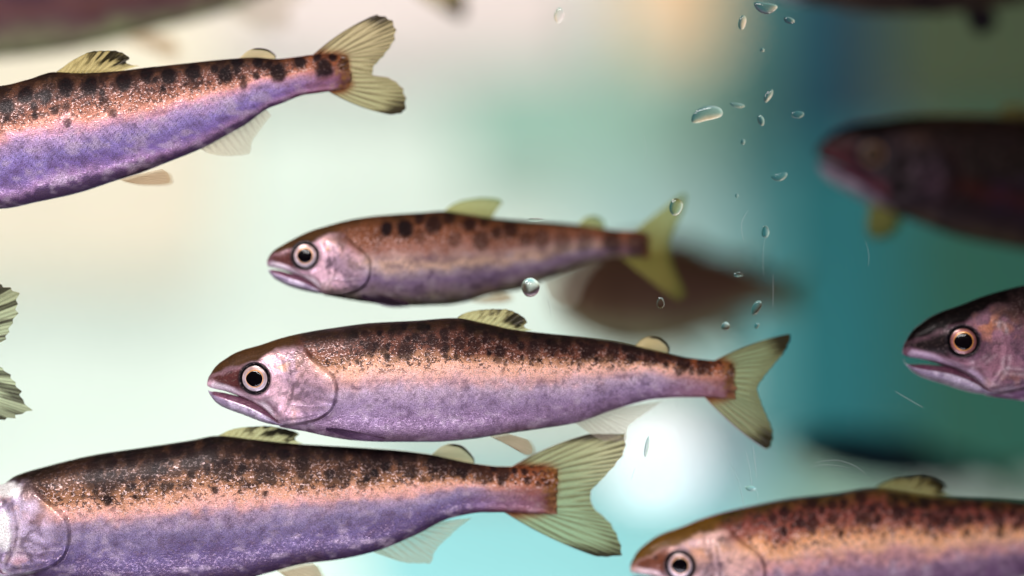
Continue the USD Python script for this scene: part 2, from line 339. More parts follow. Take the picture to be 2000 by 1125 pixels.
        op = np.clip(.24 + .2 * rayline, 0, 1) * (1 - .45 * ss(.6, 1, R_) * ss(.3, .9, S_))
    else:
        col = mixc(lin((224, 216, 200)) + 0 * W, lin((190, 176, 160)) + 0 * W, rayline * .5)
        op = np.clip(.22 + .16 * rayline + .2 * (1 - R_), 0, 1) * (1 - .5 * ss(.5, 1, S_) * ss(.5, 1, R_))
    col = col * tone
    n, m = n_s, n_r
    th = 0.00012
    v1 = W.reshape(-1, 3); v2 = v1 + [0, th, 0]
    f1 = tri(grid_faces(n, m, False)); f2 = f1[:, ::-1] + n * m
    e = np.r_[np.arange(m), np.arange(1, n) * m + m - 1, (n - 1) * m + np.arange(m - 2, -1, -1), np.arange(n - 2, 0, -1) * m]
    e2 = np.roll(e, -1)
    rim = np.vstack([np.stack([e, e + n * m, e2], -1), np.stack([e2, e + n * m, e2 + n * m], -1)])
    V = np.vstack([v1, v2]); F = np.vstack([f1[:, ::-1], f2[:, ::-1], rim])
    C = np.vstack([col.reshape(-1, 3)] * 2); O = np.r_[op.ravel(), op.ravel()]
    O = 1 - np.sqrt(np.clip(1 - O, 0, 1))      # two leaves, seen one through the other
    return V, F, C, O

def make_fish(name, label, mp, ramp_name, ys, spots, seed, top=None, bot=None, fins=None, eye=(96, -12, 27, 15), res=(400, 176), mat=None, gap=5, head_tone=1.0, flecks=1.0,
              glint=1.0, group='trout swimming in the tank', end=None, fin_tone=1.0, head_style='pearl', iris=None):
    mat = mat or SKIN
    T = [tuple(p) for p in mp(TOP)]; Bo = [tuple(p) for p in mp(BOT)]
    if top: T = [p for p in T if p[0] < min(q[0] for q in top) - 12 or (end is None and p[0] > max(q[0] for q in top) + 12)] + top
    if bot: Bo = [p for p in Bo if p[0] < min(q[0] for q in bot) - 12 or (end is None and p[0] > max(q[0] for q in bot) + 12)] + bot
    # the outline near a tilted nose stays a function of x
    x0 = max(min(p[0] for p in T), min(p[0] for p in Bo)); x1 = min(max(p[0] for p in T), max(p[0] for p in Bo))
    ft, fbm_ = prof(T), prof(Bo)
    L = x1 - x0; sc = mp.sx; Hmax = 237 * mp.sy
    y0, y1 = ys[0], ys[1]; pw = ys[2] if len(ys) > 2 else 1.6
    yfun = lambda x: y0 + (y1 - y0) * np.sign(x - x0) * np.abs((x - x0) / L) ** pw
    mid = np.array([(x0 + x1) / 2, float(ft((x0 + x1) / 2) + fbm_((x0 + x1) / 2)) / 2])
    k = S * (D + yfun(mid[0])) / D
    loc = np.array([(mid[0] - 1000) * k, yfun(mid[0]), (562.5 - mid[1]) * k])
    root = thing(name, loc, label, 'fish', group)
    N, M = res
    u = np.linspace(0, 1, N); xs = x0 + L * (.72 * u + .28 * u ** 3) if True else 0
    xs = x0 + L * np.where(u < .08, (u / .08) ** 1.7 * .045, .045 + (u - .08) / .92 * .955)
    # mouth line in picture coordinates
    ml = np.array([mp(np.array(q) + NOSE0) for q in MOUTH]); mlf = PchipInterpolator(ml[:, 0], ml[:, 1])
    tp, bt = ft(xs), fbm_(xs)
    mouth_end = ml[-1, 0]
    bm = np.where(xs < mouth_end, np.minimum(bt, mlf(np.clip(xs, ml[0, 0], mouth_end))), bt)
    wt = ss(mouth_end - 26 * sc, mouth_end + 22 * sc, xs)
    bm = np.where(xs < mouth_end + 22 * sc, bm * (1 - wt) + bt * wt, bt)
    bm = np.minimum(bm, bt)
    bm = np.maximum(bm, tp + 1.0)

    def tube(xs_, t_, b_, wscale, Mx):
        phi = np.arange(Mx) / Mx * 2 * np.pi
        zc, h = (t_ + b_) / 2, (b_ - t_) / 2
        w = WID((xs_ - x0) / L) * Hmax * wscale
        X = np.repeat(xs_[:, None], Mx, 1)
        sy_, cy_ = np.sin(phi), np.cos(phi)
        Y = zc[:, None] - h[:, None] * np.sign(sy_) * np.abs(sy_) ** .94
        Yd = -w[:, None] * np.sign(cy_) * np.abs(cy_) ** .9          # picture depth, - = near
        return X, Y, Yd, phi
    X, Y, Yd, phi = tube(xs, tp, bm, 1.0, M)
    X = X + 26 * sc * (fb(X * 0, Y, 1 / 8, seed + 50, 2) - .6) * ss(.955, 1, (X - x0) / L)
    hx, hy = mp.head(X, Y)
    # relief of the head: gill cover, upper jaw plate, eye socket
    gd, gs = polydist(hx, hy, GILL)
    gpoly = np.array(GILL); gx = np.interp(hy, gpoly[:, 1][np.argsort(gpoly[:, 1])], gpoly[:, 0][np.argsort(gpoly[:, 1])])
    inside = (hx < gx) & (hy > -88) & (hx > 60)
    lift = np.where(inside, 4.6 * ss(0, 3.5, gd) * (1 - .7 * ss(20, 110, gd)), -2.4 * np.exp(-(gd / 9) ** 2)) * ss(-84, -44, hy) * ss(60, 110, hx)
    md, msd = polydist(hx, hy, MOUTH[2:7])
    plate = np.exp(-((md - 6) / 6.5) ** 2) * ss(6, 30, hx) * (1 - ss(112, 128, hx))
    lift = lift + 2.6 * plate
    ex, ey, er, pr = eye
    de = np.hypot(hx - ex, hy - ey)
    lift = lift + 2.6 * np.exp(-((de - er * 1.22) / 5) ** 2) - 9 * ss(er * 1.02, er * .9, de)
    pre, _ = polydist(hx, hy, [(146, -50), (160, -10), (158, 30), (140, 62), (104, 78)])
    lift = lift - 1.5 * np.exp(-(pre / 4) ** 2)
    sub, _ = polydist(hx, hy, [(168, 40), (200, 44), (244, 40)]); lift = lift - 1.2 * np.exp(-(sub / 3.5) ** 2)
    brr, _ = polydist(hx, hy, [(112, 74), (150, 70), (190, 66), (226, 58)]); lift = lift - 1.4 * np.exp(-(brr / 3.5) ** 2)
    lift = lift + 2.2 * (fb(hx, hy, 1 / 26, seed) - .5) * (hx < 262)
    body = hx >= gx
    lift = lift + 1.0 * (fb(X, Y, 1 / 60, seed + 3) - .5)
    Yd = Yd - lift * np.sign(np.cos(phi))[None] * np.abs(np.cos(phi))[None] ** .5 * sc * ss(0, .02, (X - x0) / L)

    # ---- colour
    def paint(X, Y, hx, hy, side, jaw=False):
        t = np.clip((fbm_(X) - Y) / np.maximum(fbm_(X) - ft(X), 1), 0, 1)
        sd = seed + 11 * side
        tw = t + .18 * (fb(X, Y, 1 / 46, sd + 1) - .5) + .10 * (fb(X, Y, 1 / 14, sd + 2) - .5)
        q = (X - x0) / L
        col = ramp(ramp_name, np.clip(tw, 0, 1))
        col = col * (1 + .42 * (fb(X, Y * 1.6, 1 / 52, sd + 4) - .5) + .3 * (fb(X, Y, 1 / 18, sd + 5, 2) - .5))[..., None]
        lowm = (1 - ss(.48, .6, t)) * (0 if 'far' in ramp_name or ramp_name in ('shade', 'dark') else 1)
        mo = fb(X * .6, Y, 1 / 13, sd + 14, 3)
        col = mixc(col, lin((204, 186, 204)) + 0 * col, lowm * .5 * ss(.5, .75, mo))
        col = mixc(col, lin((96, 74, 102)) + 0 * col, lowm * .5 * ss(.50, .25, mo))
        sp = fb(X, Y, 1 / 7, sd + 15, 2)
        col = mixc(col, lin((86, 62, 92)) + 0 * col, lowm * .45 * ss(.60, .74, sp))
        # lateral line
        tl = .50 + .02 * np.sin(q * 5)
        ll = np.exp(-((t - tl) / .010) ** 2) * (hx > 262)
        dash = .5 + .5 * np.sin(X / (9 * sc) * 2 * np.pi * .5)
        col = mixc(col, lin((112, 76, 84)) + 0 * col, ll * .32 * (.4 + .6 * dash))
        # reddish end of the tail root
        rd = ss(.82, .975, q) * (.62 + .38 * ss(.15, .5, t))
        if ramp_name not in ('far', 'far_big', 'shade', 'dark'):
            col = mixc(col, lin((150, 82, 46)) + 0 * col, rd * .75)
            col = mixc(col, lin((92, 40, 24)) + 0 * col, np.exp(-((q - .988) / .012) ** 2) * .75 * ss(.3, .6, fb(X, Y, 1 / 15, sd + 9) + .15))
            col = mixc(col, lin((146, 104, 54)) + 0 * col, .75 * ss(.968, 1.0, q + .05 * (fb(X, Y, 1 / 7, sd + 17, 2) - .5)))
        dm = np.zeros_like(X)
        sno = .55 * (fb(X, Y, 1 / (9 * sc), sd + 6) - .5)
        for (sx_, st_, sr, stg) in spots:
            sr = sr * 1.12
            cx = x0 + L * sx_; cy = ft(cx) + (fbm_(cx) - ft(cx)) * (1 - st_)
            d = np.hypot((X - cx), (Y - cy) / 1.15) / (sr * sc)
            d = d + sno
            dm = np.maximum(dm, stg * (1 - ss(.55, 1.15, d)))
        # small irregular spots of the back
        f9 = fb(X, Y, 1 / (13 * sc), sd + 20, 2)
        dm = np.maximum(dm, flecks * .7 * ss(.62, .70, f9 + .10 * ss(.7, .95, t) - .16 * ss(.72, .55, t)) * ss(.5, .64, t))
        dm = dm * ss(262, 285, hx)
        col = mixc(col, lin((17, 15, 18)) + 0 * col, dm * .96)
        mask = np.stack([ss(.52, .66, t) * .85 + .16 * ss(.1, .35, t), ss(.46, .6, t) * (1 - ss(.82, .92, t)) * .75 + .12, (.3 + .5 * (1 - ss(.5, .7, t))) * (1 - dm)], -1)
        mask[..., 0] *= flecks; mask[..., 1] *= glint * (1 - .9 * dm) * (1 - .45 * ss(.72, .8, t))
        # oblique rows of scale edges on the lower flank
        row = .5 + .5 * np.sin((X * .9 - Y * .8 + 4 * fb(X, Y, 1 / 30, sd + 8)) / (11 * sc) * 2 * np.pi)
        row2 = .5 + .5 * np.sin((X * .5 + Y * 1.0) / (8 * sc) * 2 * np.pi)
        rw = row ** 5 * (.35 + .65 * row2) * ss(.14, .3, t) * (1 - ss(.50, .6, t)) * ss(280, 330, hx) * (1 - ss(.75, .9, q))
        col = mixc(col, lin((70, 48, 96)) + 0 * col, rw * (.7 if ramp_name == 'violet' else .26))
        # ---- head
        H = 1 - ss(-3, 3, hx - np.interp(hy, gpoly[:, 1][np.argsort(gpoly[:, 1])], gpoly[:, 0][np.argsort(gpoly[:, 1])])) if ramp_name not in ('far', 'far_big', 'shade') else np.zeros_like(X)
        H = H * 1.0
        if head_style == 'pearl': pal = [(252, 206, 224), (158, 132, 158), (246, 184, 146), (70, 46, 24), (92, 48, 46), (252, 240, 252)]
        elif head_style == 'deep': pal = [(176, 126, 146), (110, 78, 100), (230, 150, 106), (8, 6, 6), (24, 14, 14), (216, 190, 220)]
        elif head_style == 'ice': pal = [(224, 206, 240), (128, 108, 146), (242, 178, 150), (40, 28, 18), (84, 56, 60), (255, 250, 255)]
        elif head_style == 'warm': pal = [(240, 194, 184), (150, 124, 138), (240, 170, 110), (96, 66, 20), (112, 60, 36), (250, 224, 224)]
        else: pal = [(15, 10, 12), (11, 8, 10), (32, 14, 9), (13, 8, 4), (58, 20, 25), (98, 52, 60)]
        pearl, grey, gold, crown, snout, lip = [lin(c) for c in pal]
        na = fb(hx, hy, 1 / 40, sd + 31); nb = fb(hx, hy, 1 / 17, sd + 32); nc = fb(hx, hy, 1 / 9, sd + 33)
        hc = pearl + 0 * col
        hc = mixc(hc, lin((255, 246, 255)) + 0 * col, (.04 if head_style == 'dark' else .8) * ss(.52, .62, nb) * np.exp(-((hx - 118) / 24) ** 2 - ((hy - 52) / 20) ** 2))  # white highlight painted on the lower cheek
        hc = mixc(hc, grey + 0 * col, .75 * ss(.43, .65, na + .18 * ss(150, 230, hx) * ss(-10, 50, hy)))
        hc = mixc(hc, gold + 0 * col, .8 * ss(.45, .58, nb) * np.exp(-((hx - 150) / 40) ** 2 - ((hy + 40) / 26) ** 2) + .5 * ss(.5, .6, nb) * np.exp(-((hx - 185) / 50) ** 2 - ((hy - 60) / 18) ** 2))
        hc = mixc(hc, lin((80, 62, 74)) + 0 * col,   .68 * ss(.55, .72, nc + .08 * ss(.4, .6, na)) * (1 - .55 * ss(160, 120, hx)))
        # dark back part of the gill cover and its rim
        hc = mixc(hc, lin((84, 58, 82)) + 0 * col, .6 * ss(.42, .62, nb) * np.exp(-((hx - 226) / 26) ** 2 - ((hy - 34) / 26) ** 2))
        hc = mixc(hc, lin((62, 42, 34)) + 0 * col, .9 * ss(.38, .56, nb + .12) * np.exp(-((hx - 184) / 40) ** 2 - ((hy + 62) / 26) ** 2))
        edge_n = 14 * (nb - .5) + 10 * (na - .5)
        yb = np.interp(hx, [-5, 20, 60, 96, 150, 200, 262], [-8, -20, -34, -44, -70, -78, -86])
        crw = ss(7, -7, hy - yb + edge_n)
        hc = mixc(hc, crown + 0 * col, crw)
        sn = np.interp(hx, [-5, 10, 40, 72, 110, 130], [-4, -8, 2, 12, 14, 4])
        hc = mixc(hc, snout + 0 * col, ss(6, -6, hy - sn + edge_n * .5) * (1 - ss(66, 96, hx)) * ss(-7, 7, hy - yb + edge_n))
        # white upper lip plate, widened to paint in its glare
        m1, _ = polydist(hx, hy, MOUTH)
        wl = 17 * ss(0, 14, hx) + 4 * ss(90, 115, hx)
        lipm = ss(wl, wl * .55, m1) * (1 - ss(126, 138, hx)) * ss(0, 16, hx)
        if not jaw: hc = mixc(hc, lip + 0 * col, lipm * (.7 + .3 * ss(.35, .5, nb)))
        under, _ = polydist(hx, hy, [(60, 8), (90, 28), (122, 34), (134, 50)])
        if not jaw: hc = mixc(hc, lin((88, 44, 62)) + 0 * col, .6 * np.exp(-(under / 4.5) ** 2))
        hk = .1 if head_style == 'dark' else 1
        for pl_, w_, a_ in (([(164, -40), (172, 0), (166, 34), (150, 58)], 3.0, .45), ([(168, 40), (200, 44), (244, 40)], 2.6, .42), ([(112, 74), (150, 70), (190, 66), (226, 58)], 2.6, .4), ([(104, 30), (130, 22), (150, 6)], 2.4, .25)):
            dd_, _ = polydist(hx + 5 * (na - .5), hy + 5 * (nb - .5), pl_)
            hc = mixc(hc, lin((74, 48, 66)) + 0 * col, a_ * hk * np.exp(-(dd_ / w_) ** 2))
            hc = mixc(hc, lin((255, 236, 246)) + 0 * col, a_ * hk * .8 * np.exp(-((dd_ - 5) / 3.0) ** 2) * ss(.4, .6, nb))  # pale highlight painted along each plate edge
        stria = .5 + .5 * np.sin((np.arctan2(hy + 40, hx - 130) * 46) + 6 * (na - .5))
        hc = mixc(hc, lin((112, 86, 108)) + 0 * col, .35 * stria ** 3 * ss(168, 190, hx) * ss(-30, 0, hy))
        rim_ = np.exp(-(polydist(hx, hy, GILL)[0] / 16) ** 2)
        hc = mixc(hc, col, .62 * rim_ + .42 * ss(165, 240, hx))
        if head_style == 'ice':  # white glare painted into the head colour
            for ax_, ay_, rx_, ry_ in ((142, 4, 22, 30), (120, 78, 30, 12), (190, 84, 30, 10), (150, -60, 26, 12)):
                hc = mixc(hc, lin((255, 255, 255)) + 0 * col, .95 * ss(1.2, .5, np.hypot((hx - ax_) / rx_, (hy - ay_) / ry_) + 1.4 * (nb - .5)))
        # nostril
        hc = mixc(hc, lin((20, 12, 12)) + 0 * col, .8 * np.exp(-((hx - 48) / 4) ** 2 - ((hy + 24) / 3) ** 2))
        # dark ring round the eye
        d2 = np.hypot(hx - ex, hy - ey)
        hc = mixc(hc, lin((12, 10, 18)) + 0 * col, 1 - ss(er * 1.12, er * 1.36, d2))
        if jaw:
            up = np.clip((fbm_(X) - Y) / np.maximum(fbm_(X) - jt(X), 1), 0, 1)
            hc = mixc(lin((214, 200, 226)) + 0 * col, lin((158, 142, 172)) + 0 * col, ss(.4, .65, nb)) * (1 if head_style != 'dark' else .4)
            hc = mixc(hc, lin((196, 196, 196)) + 0 * col, ss(.35, .1, up) * .5)
            inner = ss(.58, .70, up) * ss(4, 14, hx)
            hc = mixc(hc, lin((92, 34, 62)) + 0 * col, inner * .92)
        if head_style != 'dark':
            thr = ss(60, 85, hy) * ss(70, 110, hx)
            hc = mixc(hc, lin((150, 140, 160)) + 0 * col, thr * .55)
        hc = hc * (1 + .7 * (fb(hx, hy, 1 / 12, sd + 40) - .5))[..., None] * head_tone
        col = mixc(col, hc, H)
        # gap behind the gill cover
        g2, _ = polydist(hx, hy, GILL)
        if 'far' not in ramp_name and ramp_name != 'shade': col = mixc(col, lin((66, 40, 44)) + 0 * col, .55 * (.35 + .65 * ss(.4, .6, fb(hx, hy, 1 / 22, sd + 60))) * np.exp(-((g2 - 1) / 2.6) ** 2) * ss(-80, -40, hy))
        mask = mask * (1 - H)[..., None] + np.stack([.10 * H, .22 * H * glint * (1 - .8 * crw), .75 * H * (1 - .85 * crw)], -1)
        return np.clip(col, 0.001, 1), mask

    def to_world(X, Y, Yd):
        yy = yfun(X) + Yd * S
        kk = S * (D + yfun(X)) / D
        return np.stack([(X - 1000) * kk, yy, (562.5 - Y) * kk], -1) - loc
    side = (np.cos(phi) < 0).astype(float)[None] * np.ones_like(X)
    col, mask = paint(X, Y, hx, hy, 0)
    def place_of(X, Y, Yd): return np.stack([(X - x0) / (100 * sc), (Y - mid[1]) / (100 * sc), Yd / (100 * sc) + seed], -1)
    V = to_world(X, Y, Yd).reshape(-1, 3)
    F = tri(grid_faces(N, M, True))
    caps = []
    for i, flip in ((0, False), (N - 1, True)):
        c = V[i * M:(i + 1) * M].mean(0); idx = len(V) + len(caps); caps.append((c, i, idx, flip))
    V = np.vstack([V] + [c[0][None] for c in caps])
    j = np.arange(M); j2 = (j + 1) % M
    for c, i, idx, flip in caps:
        a = np.stack([i * M + j, i * M + j2, np.full(M, idx)], -1); F = np.vstack([F, a[:, ::-1] if flip else a])
    C = np.vstack([col.reshape(-1, 3), col[0].mean(0)[None], col[-1].mean(0)[None]])
    K = np.vstack([mask.reshape(-1, 3), mask[0].mean(0)[None], mask[-1].mean(0)[None]])
    Pl = place_of(X, Y, Yd).reshape(-1, 3); Pl = np.vstack([Pl, Pl[:1], Pl[-1:]])
    # lower jaw, one surface of the body with its own lip
    Nj, Mj = max(40, N // 4), max(32, M // 2)
    jx0 = x0 + 1.5 * sc; jx1 = mouth_end + 30 * sc
    uj = np.linspace(0, 1, Nj); jx = jx0 + (jx1 - jx0) * uj ** 1.35
    gapf = lambda x: gap * sc * (1 - ss(0, 95 * sc, x - x0)) - 7 * sc * ss(40 * sc, 130 * sc, x - x0)
    jt = lambda x: np.minimum(mlf(np.clip(x, ml[0, 0], mouth_end)) + gapf(x), fbm_(x) - .6)
    jtop, jbot = jt(jx), fbm_(jx) - 5 * sc * ss(.72, 1, uj)
    jtop = np.minimum(jtop, jbot - .5)
    jw = np.clip((jbot - jtop) / (jbot - jtop).max(), 0, 1)
    Xj, Yj, Ydj, phij = tube(jx, jtop, jbot, .93, Mj)
    nose_round = np.sqrt(np.clip((jx - jx0) / (14 * sc), 0, 1))[:, None]
    mid_j = ((jtop + jbot) / 2)[:, None]
    Ydj *= (nose_round * .9 + .1) * (1 - .5 * ss(.7, 1, uj))[:, None]; Yj = mid_j + (Yj - mid_j) * (nose_round * .85 + .15)
    hj, hyj = mp.head(Xj, Yj)
    colj, maskj = paint(Xj, Yj, hj, hyj, 0, jaw=True)
    Vj = to_world(Xj, Yj, Ydj).reshape(-1, 3); Fj = tri(grid_faces(Nj, Mj, True))
    jj = np.arange(Mj); jj2 = (jj + 1) % Mj
    Vj = np.vstack([Vj, Vj[:Mj].mean(0)[None], Vj[-Mj:].mean(0)[None]])
    Fj = np.vstack([Fj, np.stack([jj, jj2, np.full(Mj, Nj * Mj)], -1), np.stack([(Nj - 1) * Mj + jj2, (Nj - 1) * Mj + jj, np.full(Mj, Nj * Mj + 1)], -1)])
    Cj = np.vstack([colj.reshape(-1, 3), colj[0].mean(0)[None], colj[-1].mean(0)[None]])
    Kj = np.vstack([maskj.reshape(-1, 3), maskj[0][:1], maskj[-1][:1]])
    Pj = place_of(Xj, Yj, Ydj).reshape(-1, 3); Pj = np.vstack([Pj, Pj[:1], Pj[-1:]])
    F2 = np.vstack([F, Fj + len(V)])
    obj('body', np.vstack([V, Vj]), F2, mat, root, True, dict(skin=np.vstack([C, Cj]), mask=np.vstack([K, Kj]), place=np.vstack([Pl, Pj])))
    # ---- eyes
    epx = mp(np.array([NOSE0[0] + ex, NOSE0[1] + ey]))
    near = np.cos(phi) > 0.15
    for sgn in (-1, 1):
        sel = (np.cos(phi) > .1) if sgn < 0 else (np.cos(phi) < -.1)
        dd = np.hypot(X[:, sel] - epx[0], Y[:, sel] - epx[1]); ring = (dd > er * sc * 1.08) & (dd < er * sc * 1.45)
        A_ = np.stack([np.ones(ring.sum()), X[:, sel][ring] - epx[0], Y[:, sel][ring] - epx[1]], -1)
        pl, *_ = np.linalg.lstsq(A_, Yd[:, sel][ring], rcond=None)
        R = er * sc
        rr = np.linspace(0, 1, 28); aa = np.arange(56) / 56 * 2 * np.pi
        RR, AA = np.meshgrid(rr, aa, indexing='ij')
        def dome(rmax, h, y_off, notch=0.0):
            x_ = epx[0] + R * rmax * RR * np.cos(AA) * (1 + notch * np.clip(-np.cos(AA), 0, 1) ** 5); y_ = epx[1] + R * rmax * RR * np.sin(AA)
            yd_ = pl[0] + .8 * (pl[1] * (x_ - epx[0]) + pl[2] * (y_ - epx[1])) + sgn * (y_off + h * (np.sqrt(np.clip(1 - RR ** 2 * .96, 0, 1)) - .2)) * sc
            return to_world(x_, y_, yd_).reshape(-1, 3)
        fc = tri(grid_faces(28, 56, True)); fc = fc if sgn > 0 else fc[:, ::-1]
        up = (.5 - .5 * np.sin(AA))
        ic = mixc(lin((214, 200, 212)) + np.zeros(RR.shape + (3,)), lin((206, 150, 118)), np.clip(up * 1.2 - .25, 0, 1) * .6)
        if iris is not None: ic = mixc(ic, lin(iris) + 0 * ic, np.full(RR.shape, .9))
        ic = mixc(ic, lin((230, 160, 70)) + 0 * ic, np.exp(-((RR - pr / er - .05) / .045) ** 2) * .9)
        ic = mixc(ic, lin((10, 9, 14)) + 0 * ic, ss(.84 + .03 * np.sin(AA * 2 + seed), .95, RR))
        ic = mixc(ic, lin((110, 90, 110)) + 0 * ic, .35 * np.exp(-((RR - .80) / .05) ** 2))
        if head_style == 'dark': ic = ic * .32
        e = obj('eye', dome(1.0, 7, 0.5), fc, DIM_EYE if head_style == 'dark' else IRIS, root, True, dict(skin=ic.reshape(-1, 3)))
        obj('pupil', dome(pr / er, 3.0, 5.7, .13), fc, DIM_EYE if head_style == 'dark' else PUPIL, e, True, dict(skin=np.full((RR.size, 3), .003)))
    # ---- fins
    spec = {n_: dict(d) for n_, d in FINS.items()}
    for n_, d in spec.items(): d['base'], d['tip'] = mp(d['base']), mp(d['tip'])
    for n_, d in (fins or {}).items():
        if d is None: spec.pop(n_, None)
        else: spec[n_] = {**spec.get(n_, {}), **d}
    nr = 22 if N > 200 else 12
    for i, (n_, d) in enumerate(spec.items()):
        if n_ in ('pelvic_fin', 'pectoral_fin'):
            continue
        v, f, c, o = fin_mesh(d['base'], d['tip'], d['rays'], d['style'], yfun, seed * 7 + i, loc, d.get('side', 0.0), d.get('cup', 0.0), n_r=nr, tone=fin_tone, ragged=d.get('ragged', .02))
        obj(n_, v, f, FIN, root, True, dict(skin=c, opacity_map=o))
    d = spec['pelvic_fin']
    for sgn in (-1, 1):
        sh = np.array([0, 0]) if sgn < 0 else np.array([6, 3]) * sc
        v, f, c, o = fin_mesh(np.asarray(d['base']) + sh, np.asarray(d['tip']) + sh, d['rays'], d['style'], yfun, seed * 5 + sgn, loc, sgn * .0022 * sc, sgn * .004, n_r=nr, tone=fin_tone)
        obj('pelvic_fin', v, f, FIN, root, True, dict(skin=c, opacity_map=o))
    d = spec.get('pectoral_fin') or dict(base=mp([(640, 818), (636, 842)]), tip=mp([(756, 855), (750, 860), (716, 861), (690, 857)]), rays=9, style='violet')
    bx = np.asarray(d['base'])[:, 0].mean()
    for sgn in (-1, 1):
        wb = float(WID((bx - x0) / L) * Hmax) * S * d.get('out', .62)
        sh = np.array([0, 0]) if sgn < 0 else np.array([8, 0]) * sc
        v, f, c, o = fin_mesh(np.asarray(d['base']) + sh, np.asarray(d['tip']) + sh, d['rays'], d['style'], yfun, seed * 3 + sgn, loc, sgn * wb, d.get('cup', .0) * sgn, n_r=nr, tone=fin_tone)
        obj('pectoral_fin', v, f, FIN, root, True, dict(skin=c, opacity_map=o))
    return root

def spot_row(seed, n, t, r, q0=.27, q1=.93, jit=.03, s=.9):
    g = np.random.default_rng(seed)
    return [(q0 + (q1 - q0) * (i + g.uniform(-.25, .25)) / (n - 1), t + g.uniform(-jit, jit), r * g.uniform(.75, 1.25), s * g.uniform(.8, 1)) for i in range(n)]

def dots(seed, n, lo=.60, hi=.97, q0=.26, q1=.95):
    g = np.random.default_rng(seed)
    return [(g.uniform(q0, q1), lo + (hi - lo) * g.beta(2.2, 1.4), g.uniform(4.5, 9.0), g.uniform(.75, 1.0)) for _ in range(n)]

# ---- the trout
LO = (150, 56)
C_SP = spot_row(1, 13, .80, 14, .26, .95, .05) + spot_row(2, 15, .93, 10, .28, .9, .03, .8)
make_fish('trout', 'sharp trout in the middle, the longest fish seen whole, directly below the smaller spotted trout', Map(1, 0, NOSE0), 'mid', (0.0, 0.010, 2.0), C_SP + dots(21, 60), 1, end=1)

B_M = Map(.80, 0, (522, 515))
make_fish('trout', 'smaller trout with a bold row of dark spots, directly above the longest whole fish', B_M, 'small', (0.010, 0.046, 1.5),
    [(.313, .84, 17, 1), (.362, .83, 22, 1), (.40, .93, 14, .9), (.435, .86, 23, .9), (.475, .92, 15, .8), (.49, .70, 18, .55), (.53, .88, 18, .9), (.56, .70, 22, .7), (.60, .80, 15, .8), (.565, .93, 12, .8), (.40, .74, 18, .5),
     (.635, .86, 20, .85), (.675, .72, 18, .7), (.715, .72, 24, .7), (.77, .60, 26, .6), (.83, .58, 22, .65), (.90, .54, 26, .85), (.965, .50, 30, .8), (.29, .74, 14, .5)], 2,
    top=[(522, 508), (526, 500), (533, 491), (546, 482), (569, 469), (604, 452), (639, 441), (685, 429), (731, 422), (777, 418), (823, 415), (865, 412), (905, 417), (948, 424), (1020, 431), (1087, 435), (1129, 439), (1167, 445), (1207, 449), (1240, 450), (1270, 454)],
    bot=[(522, 516), (525, 532), (532, 541), (542, 548), (569, 561), (616, 573), (662, 582), (731, 593), (777, 598), (870, 596), (910, 590), (953, 577), (1020, 565), (1060, 549), (1100, 532), (1140, 516), (1180, 506), (1220, 502), (1250, 503), (1270, 505)],
    eye=(96, -19, 30, 17), flecks=.45, end=1, fins=dict(
        dorsal_fin=dict(base=[(864, 415), (960, 428)], tip=[(872, 408), (886, 398), (910, 390), (945, 386), (972, 388), (981, 395), (972, 408), (962, 424)], style='yellow'),
        adipose_fin=dict(base=[(1128, 440), (1172, 447)], tip=[(1136, 432), (1146, 424), (1160, 421), (1174, 427), (1181, 437), (1181, 447)], style='yellow'),
        tail_fin=dict(base=[(1236, 452), (1262, 458), (1266, 480), (1260, 500), (1210, 502)], tip=[(1334, 378), (1341, 384), (1336, 410), (1322, 440), (1310, 470), (1312, 500), (1326, 540), (1340, 578), (1334, 586), (1322, 588)], style='yellow', rays=18),
        anal_fin=dict(base=[(1062, 550), (1152, 512)], tip=[(1072, 578), (1092, 596), (1116, 602), (1132, 590), (1140, 566), (1184, 512)]),
        pelvic_fin=dict(base=[(915, 588), (950, 580)], tip=[(948, 590), (975, 590), (1000, 580), (985, 572), (965, 574)]),
        pectoral_fin=dict(base=[(708, 566), (706, 582)], tip=[(800, 590), (798, 598), (770, 601), (748, 598)], rays=9, style='violet')))

A_M = Map(1.047, 10, (-397, 352))
def a_sp():
    out = []
    for px, py, r in ((22, 212, 13), (58, 188, 15), (98, 192, 12), (135, 172, 15), (183, 172, 15), (248, 163, 15), (290, 145, 13), (333, 152, 15), (380, 143, 14), (443, 148, 13), (545, 142, 15), (586, 122, 12), (634, 134, 16), (465, 122, 11), (506, 123, 10), (620, 112, 8), (650, 112, 8), (-30, 215, 15), (-80, 225, 15), (-130, 235, 14)):
        out.append((px, py, r))
    return out
A_TOP = [(0, 168), (57, 155), (107, 141), (160, 143), (229, 139), (287, 132), (344, 126), (380, 122), (450, 115), (500, 112), (539, 115), (579, 111), (608, 107), (640, 105), (665, 108), (684, 116)]
A_BOT = [(0, 408), (76, 394), (153, 377), (229, 352), (268, 340), (325, 318), (394, 290), (450, 260), (480, 243), (522, 213), (551, 202), (593, 186), (622, 182), (665, 175), (684, 170)]
ft_, fb_ = prof(A_TOP), prof(A_BOT); a_x0 = float(A_M(TOP)[:, 0].min())
A_SP = []
for px, py, r in a_sp():
    tt = 1 - (py - ft_(px)) / (fb_(px) - ft_(px)) if px >= 0 else .8
    A_SP.append(((px - a_x0) / (684 - a_x0), float(tt), r * 1.15, 1.0))
